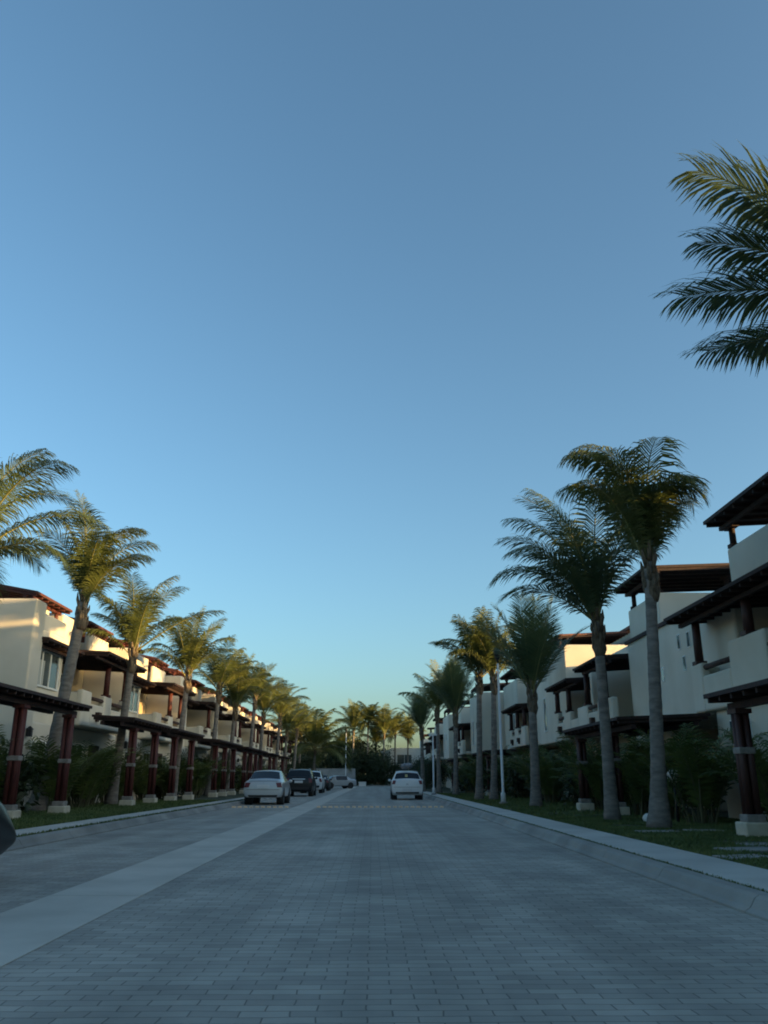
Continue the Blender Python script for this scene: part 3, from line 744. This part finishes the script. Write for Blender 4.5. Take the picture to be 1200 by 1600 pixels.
ep = [(-7.0, 103, 4.6, 'low dark palm with wide drooping fronds beside the far parked silver car', 'C', 1.25), (-9.5, 112, 6.5, 'palm behind the low drooping palm at the far left', 'A', 1.2),
      (-3.2, 138, 8.6, 'palm left of the tallest palm at the end of the street', 'A', 1.35), (-.9, 140, 9.6, 'tallest palm in the group closing the end of the street', 'C', 1.0),
      (1.7, 139, 8.2, 'palm right of the tallest palm at the end of the street', 'B', 1.4), (3.6, 143, 8.4, 'palm in front of the white house at the end of the street', 'C', .95),
      (-4.9, 141, 5.4, 'short palm beside the far lamp post at the end of the street', 'A', 1.15), (5.8, 145, 7.6, 'rightmost palm of the group at the end of the street', 'A', 1.25),
      (.4, 146, 6.6, 'shorter palm between the two tallest at the end of the street', 'B', 1.2), (-8.5, 145, 6.2, 'palm behind the grey boundary wall', 'C', .85), (-12.5, 139, 6.5, 'palm at the left end of the grey boundary wall', 'C', .9)]
for i, (x, yy, z, lb, kd, s_) in enumerate(ep):
    palm('coconut_palm', lb, (x, yy, .1), (x + .15, yy, z), kd, rot=i * 1.3, scale=s_, group='palms at the end of the street')

# ------------------------------------------------------------------ shrubs
def areca(seed, n, H):
    rnd = random.Random(seed); mb = MB()
    for i in range(n):
        a = rnd.uniform(0, 6.28); rr = rnd.uniform(0, .32)
        frond(mb, (rr * math.cos(a), rr * math.sin(a), 0), a + rnd.uniform(-.5, .5), R_(rnd.uniform(2, 28)), R_(rnd.uniform(35, 110)), H * rnd.uniform(.65, 1.12), rnd, Vector((0, 0, 0)), 22, .05, .42, .35, seg=8)
    return mb
def leafy(seed, n, rx, ry, H):
    rnd = random.Random(seed); mb = MB(); mb.tube([(0, 0, 0), (.03, .02, H * .6)], [.05, .02], 6, 1)
    lumps = [(rnd.uniform(-.5, .5) * rx, rnd.uniform(-.5, .5) * ry, rnd.uniform(.3, .75) * H, rnd.uniform(.3, .5)) for _ in range(9)]
    for cx_, cy_, cz_, _ in lumps: mb.tube([(0, 0, .1), (cx_ * .5, cy_ * .5, cz_ * .6), (cx_, cy_, cz_)], [.03, .02, .01], 5, 1)
    for i in range(n):
        c = lumps[rnd.randrange(9)]
        d = Vector((rnd.gauss(0, 1), rnd.gauss(0, 1), rnd.gauss(0, 1))).normalized() * rnd.random() ** .45
        p = Vector((c[0] + d.x * rx * c[3] * 1.25, c[1] + d.y * ry * c[3] * 1.25, max(.06, c[2] + d.z * H * c[3] * .85)))
        t = (d * .6 + Vector((rnd.gauss(0, .5), rnd.gauss(0, .5), rnd.gauss(-.1, .5)))).normalized()
        s_ = t.cross(Vector((rnd.gauss(0, 1), rnd.gauss(0, 1), rnd.gauss(0, 1)))).normalized()
        L, W = rnd.uniform(.14, .26), rnd.uniform(.035, .07)
        mb.add([p, p + t * L * .5 + s_ * W, p + t * L, p + t * L * .5 - s_ * W], [(0, 1, 2, 3)], 0)
    return mb
SH = {}
def shrub(key, label, cat, loc, rot, sc_, group):
    if key not in SH:
        if key[0] == 'a': mb = areca(ord(key[1]), 26, 2.3); mats = [M['shrub'], M['stem']]
        elif key[0] == 'l': mb = leafy(ord(key[1]), 1500, 1.0, 1.0, 1.7); mats = [M['shrub2'], M['stem']]
        else: mb = leafy(ord(key[1]), 4200, 2.6, 2.0, 4.2); mats = [M['shrub2'], M['stem']]
        o = SH[key] = mb.build('areca_shrub' if key[0] == 'a' else 'leafy_shrub', mats)
    else:
        o = SH[key].copy(); col.objects.link(o)
    o.location = loc; o.rotation_euler = (0, 0, rot); o.scale = (sc_, sc_, sc_ * (0.92 + .16 * ((loc[1] * 7.3) % 1)))
    tag(o, label, cat, group)
rnd = random.Random(77)
i = 0; yy = 17.6
while yy < 76:
    k = ['a1', 'l1', 'a2', 'l2', 'a3', 'l3'][(i * 5 + i // 3) % 6] if i > 3 else ('a1', 'a3', 'a2', 'a1')[i]
    shrub(k, ('feathery areca shrub' if k[0] == 'a' else 'broad leafy dark shrub') + ', %s from the near end of the planting below the right houses' % (ORD[i] if i < 30 else 'last'), 'shrub',
          (rnd.uniform(7.3, 8.4), yy, .12), rnd.uniform(0, 6), rnd.uniform(.9, 1.3), 'shrubs along the right houses')
    yy += rnd.uniform(1.7, 2.3); i += 1
NR = i
i = 0; yy = 19.5
while yy < 96 and i < 30:
    k = ['a2', 'a1', 'a3', 'a3', 'l1', 'a1'][(i * 5 + i // 4) % 6]
    shrub(k, ('arching areca shrub' if k[0] == 'a' else 'dense round leafy shrub') + ', %s from the near end of the planting below the left houses' % ORD[i], 'shrub',
          (-rnd.uniform(9.6, 10.9), yy, .12), rnd.uniform(0, 6), rnd.uniform(.95, 1.3), 'shrubs along the left houses')
    yy += rnd.uniform(1.9, 2.9); i += 1
for i, (x, yy, s) in enumerate([(-18.5, 141, 1.6), (-14, 140, 1.5), (-10.5, 141.5, 1.6), (-6.8, 140.5, 1.5), (-2.7, 138.6, 1.3), (-.5, 138, 1.4), (1.6, 138.2, 1.05), (4.1, 138.2, .8), (6.8, 138, .75), (9.8, 138, .8),
                               (-3.4, 143, 1.8), (-1.0, 143.5, 1.8), (-5.2, 144.5, 1.6)]):
    shrub('b' + 'xyz'[i % 3], 'dark bush of the hedge closing the street, %s' % ((ORD[i] + ' from left in front') if i < 10 else (ORD[i - 10] + ' from left behind')), 'bush', (x, yy, .1), i * 1.1, s, 'bushes closing the end of the street')
for i in range(9):
    shrub('l' + '123'[i % 3], 'low dark shrub at the foot of the hedge closing the street, %s from left' % ORD[i], 'shrub', (-2.3 + i * 1.25, 136.9 + .3 * (i % 2), .1), i * 1.3, 1.05, 'low shrubs at the foot of the end hedge')
for i, (x, yy, s) in enumerate([(5.4, 76, .62), (5.8, 82, .7), (5.6, 90, .75), (5.9, 98, .8), (6.2, 107, .9), (6.4, 117, .95)]):
    shrub('b' + 'yzx'[i % 3], 'dark bush on the far right verge, %s along towards the end of the street' % ORD[i], 'bush', (x, yy, .1), i * .7, s, 'bushes along the far right verge')
for i, (x, yy, s) in enumerate([(-8.6, 99, .7), (-8.2, 106, .75), (-8.8, 113, .9), (-11, 119, 1.1), (-14, 122, 1.2)]):
    shrub('b' + 'zxy'[i % 3], 'dark bush on the far left verge, %s along towards the end of the street' % ORD[i], 'bush', (x, yy, .1), i * 1.7, s, 'bushes along the far left verge')

# ------------------------------------------------------------------ lamp posts
def lamp(x, y, h, label, head=True, lean=0.0):
    r = thing('street_lamp', label, 'street lamp', (x, y, .1), 'street lamps')
    q = MB(); q.tube([(x, y, .1), (x, y, .55), (x + lean * .1, y, .6), (x + lean, y, h)], [.10, .10, .055, .042], 12); q.build('pole', M['pole'], r)
    q = MB(); q.tube([(x, y, .1), (x, y, .2), (x, y, .24)], [.19, .17, .1], 12); q.build('base', M['band'], r)
    q = MB(); X = x + lean
    if head:
        q.tube([(X, y, h - .02), (X, y, h + .12), (X, y, h + .16), (X, y, h + .42), (X, y, h + .46), (X, y, h + .58)], [.05, .06, .10, .15, .19, .03], 12)
    else:
        q.box(X - .26, X + .26, y - .035, y + .035, h - .02, h + .05); q.box(X - .30, X - .18, y - .05, y + .05, h + .05, h + .10); q.box(X + .18, X + .30, y - .05, y + .05, h + .05, h + .10)
    q.build('lamp_head', M['iron'] if head else M['pole'], r)
lamp(5.25, 35.2, 5.75, 'white street lamp post with dark head beside the short dark palm')
lamp(3.85, 55, 3.75, 'white post with a short crossbar on the kerb beyond the white hatchback', head=False)
lamp(-3.75, 122, 7.3, 'white street lamp post behind the far silver car, the taller of the far two')
lamp(-5.3, 142, 6.0, 'small far white street lamp post above the grey wall', head=True)

# ------------------------------------------------------------------ cars
from mathutils.bvhtree import BVHTree
root_bvh = {}
def decal(r, name, m, pts, front=False, th=.015, nu=7, nv=5, parent=None):
    """a lens or plate pressed onto the body: pts = four (y, z) corners seen from behind (or from the front)"""
    bvh = root_bvh[r.name]; mb = MB(); g_ = []
    (a, b, c, d) = [Vector((0, p[0], p[1])) for p in pts]
    xo, dx = (9, -1) if front else (-3, 1)
    for j in range(nv + 1):
        for i in range(nu + 1):
            q = (a.lerp(b, i / nu)).lerp(d.lerp(c, i / nu), j / nv)
            h_ = bvh.ray_cast(Vector((xo, q.y, q.z)), Vector((dx, 0, 0)))[0]
            g_.append((h_.x if h_ else (0.3 if not front else 4.0), q.y, q.z))
    N = len(g_)
    vs = [(p[0] - dx * th, p[1], p[2]) for p in g_] + [(p[0] + dx * .03, p[1], p[2]) for p in g_]
    fs = []
    for j in range(nv):
        for i in range(nu):
            k = j * (nu + 1) + i; fs.append((k, k + 1, k + nu + 2, k + nu + 1))
    rim = [i for i in range(nu + 1)] + [(j + 1) * (nu + 1) - 1 for j in range(1, nv + 1)] + [nv * (nu + 1) + i for i in range(nu - 1, -1, -1)] + [j * (nu + 1) for j in range(nv - 1, 0, -1)]
    for i in range(len(rim)):
        a_, b_ = rim[i], rim[(i + 1) % len(rim)]; fs.append((b_, a_, a_ + N, b_ + N))
    mb.add(vs, fs, 0, False)
    o = mb.build(name, M[m], parent or r)
    return o
def car(name, label, cat, loc, heading, st, paint, W, wheels, wr=.31, group=None, glass={}, hard={}):
    """st: stations from rear to front: (x, zbot, wbot, zbelt, wbelt, ztop, wtop). +x of the car is its front."""
    root = thing(name, label, cat, (0, 0, 0), group)
    P = 8; RN = 2 * P - 2
    v, f, mi, ring_of = [], [], [], []
    for i, (x, zb, wb, zl, wl, zt, wt) in enumerate(st):
        ring = [(0, zb), (wb, zb), (W, zb + (zl - zb) * .30), (W, zb + (zl - zb) * .72), (wl, zl), (wt, zt - .035), (wt * .55, zt), (0, zt + .012)]
        full = ring + [(-yy, zz) for yy, zz in ring[-2:0:-1]]
        v += [(x, yy, zz) for yy, zz in full]
    n = len(st)
    def kk(k): return k if k < P else RN - k
    for i in range(n - 1):
        for k in range(RN):
            k2 = (k + 1) % RN; lo = min(kk(k), kk(k2)); g_ = 0
            md = glass.get(i)
            if md == 'side' and lo == 4: g_ = 1
            if md == 'rear' and lo in (5, 6): g_ = 2
            if md == 'front' and lo in (5, 6): g_ = 3
            f.append((i * RN + k, (i + 1) * RN + k, (i + 1) * RN + k2, i * RN + k2)); mi.append(g_)
    for i in (0, n - 1):
        for k in range(P - 1):
            a, b = i * RN + k, i * RN + k + 1
            c, d = i * RN + (RN - k - 1), i * RN + ((RN - k) % RN)
            q = [a, b, c, d]; q = [t for j, t in enumerate(q) if t not in q[:j]]
            f.append(tuple(q)); mi.append(0)
    me = bpy.data.meshes.new('tmp'); me.from_pydata(v, [], f)
    bm = bmesh.new(); bm.from_mesh(me); bmesh.ops.recalc_face_normals(bm, faces=bm.faces)
    cr = bm.edges.layers.float.new('crease_edge')
    bm.faces.ensure_lookup_table()
    for j, fc in enumerate(bm.faces): fc.material_index = mi[j]
    for e in bm.edges:
        a, b = e.verts[0].index, e.verts[1].index
        ia, ib, ka, kb = a // RN, b // RN, kk(a % RN), kk(b % RN)
        c = 0
        if ka == kb and ia != ib: c = {1: .5, 3: .15, 4: .55, 5: .35}.get(ka, 0)
        if ia == ib and ia in hard: c = max(c, hard[ia])
        ms = {q.material_index for q in e.link_faces}
        if len(ms) > 1: c = max(c, .8)
        e[cr] = c
    bm.to_mesh(me); bm.free()
    for k in range(4): me.materials.append(M[paint])
    to = bpy.data.objects.new('tmp', me); col.objects.link(to)
    ss = to.modifiers.new('s', 'SUBSURF'); ss.levels = 2; ss.render_levels = 2
    dg = bpy.context.evaluated_depsgraph_get()
    em = to.evaluated_get(dg).to_mesh()
    vs = [x.co.copy() for x in em.vertices]
    polys = [(tuple(p.vertices), p.material_index) for p in em.polygons]
    bpy.data.objects.remove(to)
    root_bvh[root.name] = BVHTree.FromPolygons(vs, [p for p, q in polys])
    def sub(name_, fs, m_):
        if not fs: return None
        used = sorted({i for p in fs for i in p}); mp = {u: i for i, u in enumerate(used)}
        mb = MB(); mb.add([vs[u] for u in used], [tuple(mp[i] for i in p) for p in fs], 0, True)
        return mb.build(name_, m_, root)
    sub('body', [p for p, q in polys if q == 0], M[paint])
    for sg in (-1, 1): sub('side_window', [p for p, q in polys if q == 1 and vs[p[0]].y * sg > 0], M['carglass'])
    sub('rear_window', [p for p, q in polys if q == 2], M['carglass']); sub('windscreen', [p for p, q in polys if q == 3], M['carglass'])
    for (wx, side) in [(x, s) for x in wheels for s in (-1, 1)]:
        q = MB(); yo = side * (W - .035)
        q.tube([(wx, yo - side * .22, wr), (wx, yo - side * .02, wr), (wx, yo + side * .012, wr)], [wr, wr, wr * .9], 20)
        t = q.build('wheel', M['tyre'], root)
        q = MB(); q.tube([(wx, yo + side * .01, wr), (wx, yo + side * .02, wr)], [wr * .66, wr * .6], 16); q.build('rim', M['rim'], t)
        q = MB(); q.tube([(wx, side * (W - .3), wr + .03), (wx, side * (W + .004), wr + .03)], [wr * 1.16, wr * 1.16], 24); q.build('wheel_arch', M['plastic'], root)
    return root, st, W

def car_finish(r, loc, heading):
    r.location = loc; r.rotation_euler = (0, 0, heading)

def rear_bits(r, W, z0, z1, wi, plate_z, seam, slant=.05, bump=(.34, .42)):
    """tail lights between z0 and z1 reaching wi inwards, plate, lid seam line and dark lower bumper"""
    for sg in (-1, 1):
        o = W - .02
        decal(r, 'tail_light', 'tail', [(sg * o, z0), (sg * (o - wi * .75), z0), (sg * (o - wi), z1), (sg * (o - slant), z1)])
    decal(r, 'licence_plate', 'plate', [(-.27, plate_z - .075), (.27, plate_z - .075), (.27, plate_z + .075), (-.27, plate_z + .075)], th=.025)
    for zz in seam: decal(r, 'lid_seam', 'plastic', [(-W * .86, zz), (W * .86, zz), (W * .86, zz + .014), (-W * .86, zz + .014)], th=.004, nu=14, nv=1)
    decal(r, 'lower_bumper', 'plastic', [(-W * .72, bump[0]), (W * .72, bump[0]), (W * .76, bump[1]), (-W * .76, bump[1])], th=.02, nu=14, nv=2)
def front_bits(r, W, zh, L):
    for sg in (-1, 1):
        decal(r, 'headlight', 'headlamp', [(sg * (W - .07), zh - .02), (sg * (W - .36), zh - .08), (sg * (W - .36), zh + .05), (sg * (W - .13), zh + .10)], front=True)
    decal(r, 'grille', 'plastic', [(-.42, zh - .08), (.42, zh - .08), (.46, zh + .02), (-.46, zh + .02)], front=True)
    decal(r, 'air_intake', 'plastic', [(-.5, .34), (.5, .34), (.55, .46), (-.55, .46)], front=True)

def mirrors(r, W, x, z, m):
    for s in (-1, 1):
        q = MB(); q.ball((x, s * (W + .09), z), (.07, .1, .075), seg=10, rings=6); q.bar((x, s * (W - .06), z - .04), (x, s * (W + .06), z - .02), .05, .04); q.build('wing_mirror', M[m], r)

sedan_st = [(0.00, .36, .66, .62, .74, .66, .60), (.03, .33, .74, .84, .80, .93, .66), (.07, .32, .78, .93, .83, 1.05, .70), (.16, .31, .80, .95, .845, 1.09, .70), (.50, .31, .81, .95, .85, 1.10, .70),
            (.62, .31, .81, .95, .85, 1.11, .70), (1.22, .31, .82, .96, .85, 1.44, .58), (1.36, .31, .82, .96, .85, 1.47, .58), (2.2, .31, .82, .95, .85, 1.50, .60), (2.72, .31, .82, .95, .85, 1.45, .58),
            (2.84, .31, .82, .95, .85, 1.42, .58), (3.44, .31, .81, .93, .84, 1.02, .70), (3.6, .31, .80, .89, .83, .97, .70), (4.08, .22, .76, .78, .79, .86, .66), (4.26, .26, .68, .62, .70, .70, .58), (4.30, .30, .6, .5, .62, .58, .52)]
sedan_gl = {5: 'rear', 6: 'side', 7: 'side', 8: 'side', 10: 'front'}
HARD = {2: .3, 4: .2}
def make_sedan(label, loc, heading, paint='silver'):
    r, st, W = car('parked_car', label, 'car', loc, 0, sedan_st, paint, .86, (.80, 3.42), wr=.32, glass=sedan_gl, hard=HARD, group='parked cars')
    rear_bits(r, .86, .74, .94, .28, .78, (.64, 1.0))
    mirrors(r, .84, 2.95, 1.0, paint); front_bits(r, .82, .72, 4.3)
    decal(r, 'badge', 'rim', [(-.06, .93), (.06, .93), (.06, .97), (-.06, .97)], th=.012, nu=2, nv=2)
    car_finish(r, loc, heading)
    return r
H90 = math.pi / 2
make_sedan('silver sedan parked at the left kerb, seen from behind', (-4.85, 38.9, 0), H90)
make_sedan('silver sedan at the far end of the street turned sideways', (-2.3, 106.0, 0), math.pi + .5)
make_sedan('black car at the left edge with only its front corner in the photo', (-5.04, 6.3, 0), H90, 'black')
make_sedan('dark car parked farthest along the left kerb', (-5.05, 84.5, 0), H90, 'black')

suv_st = [(0.00, .42, .70, .76, .80, .80, .66), (.03, .34, .80, 1.04, .85, 1.10, .74), (.08, .30, .84, 1.12, .89, 1.22, .78), (.14, .28, .85, 1.12, .895, 1.24, .78), (.40, .28, .86, 1.12, .90, 1.64, .70),
          (.54, .28, .86, 1.12, .90, 1.70, .70), (1.6, .28, .86, 1.10, .90, 1.75, .72), (2.55, .28, .86, 1.08, .90, 1.70, .70), (2.70, .28, .86, 1.08, .90, 1.66, .70), (3.28, .28, .85, 1.06, .89, 1.16, .78),
          (3.45, .28, .85, 1.02, .88, 1.11, .78), (4.2, .30, .82, .94, .85, 1.02, .74), (4.40, .34, .74, .74, .76, .84, .66), (4.45, .40, .66, .6, .68, .66, .60)]
suv_gl = {3: 'rear', 5: 'side', 6: 'side', 8: 'front'}
def make_suv(label, loc, paint):
    r, st, W = car('parked_suv', label, 'suv', loc, 0, suv_st, paint, .91, (.85, 3.55), wr=.37, glass=suv_gl, hard=HARD, group='parked cars')
    rear_bits(r, .91, .86, 1.14, .26, .92, (.70,), bump=(.42, .60))
    mirrors(r, .88, 2.95, 1.14, paint); front_bits(r, .86, .88, 4.4)
    decal(r, 'chrome_strip', 'rim', [(-.42, 1.06), (.42, 1.06), (.42, 1.12), (-.42, 1.12)], th=.012, nu=6, nv=2)
    for sg in (-1, 1):
        q = MB(); q.bar((.7, sg * .62, 1.74), (2.4, sg * .62, 1.76), .04, .05); q.build('roof_rail', M['rim'], r)
    car_finish(r, loc, H90); return r
make_suv('black estate SUV parked in front of the silver sedan', (-4.85, 57.5, 0), 'black')
make_suv('white SUV parked beyond the black one on the left', (-4.95, 70.5, 0), 'carwhite')

hatch_st = [(0.00, .34, .66, .60, .76, .66, .62), (.03, .32, .76, .88, .82, .98, .70), (.08, .31, .79, .99, .85, 1.08, .72), (.14, .22, .81, 1.0, .855, 1.11, .72), (.44, .30, .82, 1.0, .86, 1.43, .61),
            (.58, .30, .82, 1.0, .86, 1.51, .60), (1.5, .30, .82, .98, .86, 1.56, .62), (2.30, .30, .82, .96, .86, 1.51, .60), (2.42, .30, .82, .96, .86, 1.48, .60), (3.12, .30, .81, .95, .85, 1.05, .70),
            (3.25, .30, .80, .92, .84, 1.0, .70), (3.6, .24, .76, .80, .79, .88, .64), (3.74, .28, .66, .64, .70, .70, .56), (3.78, .32, .6, .52, .62, .6, .5)]
r, st, W = car('parked_car', 'white hatchback in the driving lane with a grey bundle on its roof rack', 'car', 0, 0, hatch_st, 'carwhite', .86, (.62, 3.05), wr=.31, glass=suv_gl, hard=HARD, group='parked cars')
rear_bits(r, .86, .82, 1.02, .22, .52, (.66,), bump=(.33, .41))
mirrors(r, .84, 2.5, 1.02, 'carwhite'); front_bits(r, .80, .74, 3.8)
decal(r, 'badge', 'rim', [(-.06, .78), (.06, .78), (.06, .86), (-.06, .86)], th=.015, nu=2, nv=2)
q = MB()
for xx in (.8, 1.8): q.bar((xx, -.58, 1.58), (xx, .58, 1.58), .05, .05)
for yy in (-.56, .56): q.bar((.65, yy, 1.55), (1.95, yy, 1.55), .04, .06)
q.build('roof_rack', M['plastic'], r)
decal(r, 'yellow_patch', 'yellow', [(-.03, 1.20), (.11, 1.20), (.11, 1.34), (-.03, 1.34)], th=.012, nu=3, nv=3)  # small yellow square on the rear window
car_finish(r, (1.92, 48.2, 0), H90)
q = MB()
rr = random.Random(4)
for k in range(5): q.ball((1.92 + rr.uniform(-.16, .16), 49.3 + rr.uniform(-.3, .3), 1.76 + rr.uniform(-.03, .08)), (.24, .36, .16), seg=14, rings=9)
tag(q.build('luggage_bundle', M['canvas']), 'grey lumpy bundle carried on the roof rack of the white hatchback', 'luggage')

# ------------------------------------------------------------------ small things
q = MB(); q.box(-2.1, -1.0, 134.2, 134.8, 0, .55); q.box(-2.15, -.95, 134.15, 134.85, .55, .66)
tag(q.build('concrete_block', M['white'], bevel=.03), 'low white concrete block at the end of the street right of the far car', 'block')
q = MB()
for i in range(8): q.box(-12.6 + i * 1.25, -12.6 + i * 1.25 + 1.235, 133.0, 133.2, 0, 2.5)
q.box(-12.65, -2.6, 132.96, 133.24, 2.5, 2.6)
tag(q.build('boundary_wall', M['greywall']), 'grey boundary wall behind the far silver car', 'wall')
def garden_light(x, y, label):
    r = thing('garden_light', label, 'garden light', (x, y, .13), 'white garden lights')
    q = MB(); q.tube([(x, y, .1), (x, y, 1.0)], [.035, .03], 8); q.build('stake', M['iron'], r)
    q = MB(); q.ball((x, y, 1.16), .16, seg=12, rings=8); q.build('globe', M['white'], r)
garden_light(-9.15, 43.9, 'white globe garden light among the shrubs by the third left pergola')
garden_light(7.0, 20.2, 'small white globe garden light in the shrubs behind the two big right palms')
q = MB(); q.ball((6.6, 21.0, .2), (.17, .14, .13), seg=9, rings=6); q.ball((6.75, 21.05, .18), (.12, .12, .1), seg=8, rings=5)
tag(q.build('white_stone', M['white']), 'pale garden stone at the foot of the shrubs between the two big right palms', 'stone')
for i, (x, y, a, s) in enumerate([(5.35, 12.6, .2, 1.0), (6.0, 13.5, .1, .9), (4.75, 11.4, .3, .8), (6.9, 14.2, .2, .9), (5.4, 16.8, .1, .9), (6.4, 17.1, .0, .8)]):
    q = MB(); q.box(-.42 * s, .42 * s, -.26 * s, .26 * s, .0, .03)
    o = q.build('stepping_stone', M['kerb'], bevel=.012); o.location = (x, y, .135); o.rotation_euler = (0, 0, a)
    tag(o, 'flat pale stepping stone in the right lawn, %s' % ['right before the near post', 'beside the near right pergola post', 'nearest the right pavement', 'under the near right pergola',
        'left of the big golden palm foot', 'right of the big golden palm foot'][i], 'stepping stone', 'stepping stones in the right lawn')

# white house closing the view
h = House(1, 'white_house', 'white two-storey house closing the right end of the street', 146, 3)
h.box(1.5, 14, 148, 158, 0, 5.8); h.box(3.0, 9, 147.2, 149, 3.0, 6.1); h.box(8.5, 15, 146.5, 156, 0, 7.6)
h.done()
h.root.children[0].data.materials[0] = M['white']
h.camwin(147.2, 4.2, 6.6, 3.5, 5.0, 2); h.camwin(146.5, 9.6, 12, 3.6, 5.2, 2); h.camwin(148, 1.9, 2.7, 3.6, 4.8, 1)
h.roof('roof_pergola', 8.3, 15.2, 146, 152, 8.2, 8.7); 
for dd in (8.8, 14.6): h.post(dd, 146.8, 7.6, 8.2, .1, 'roof')
h.root['group'] = 'houses at the end of the street'
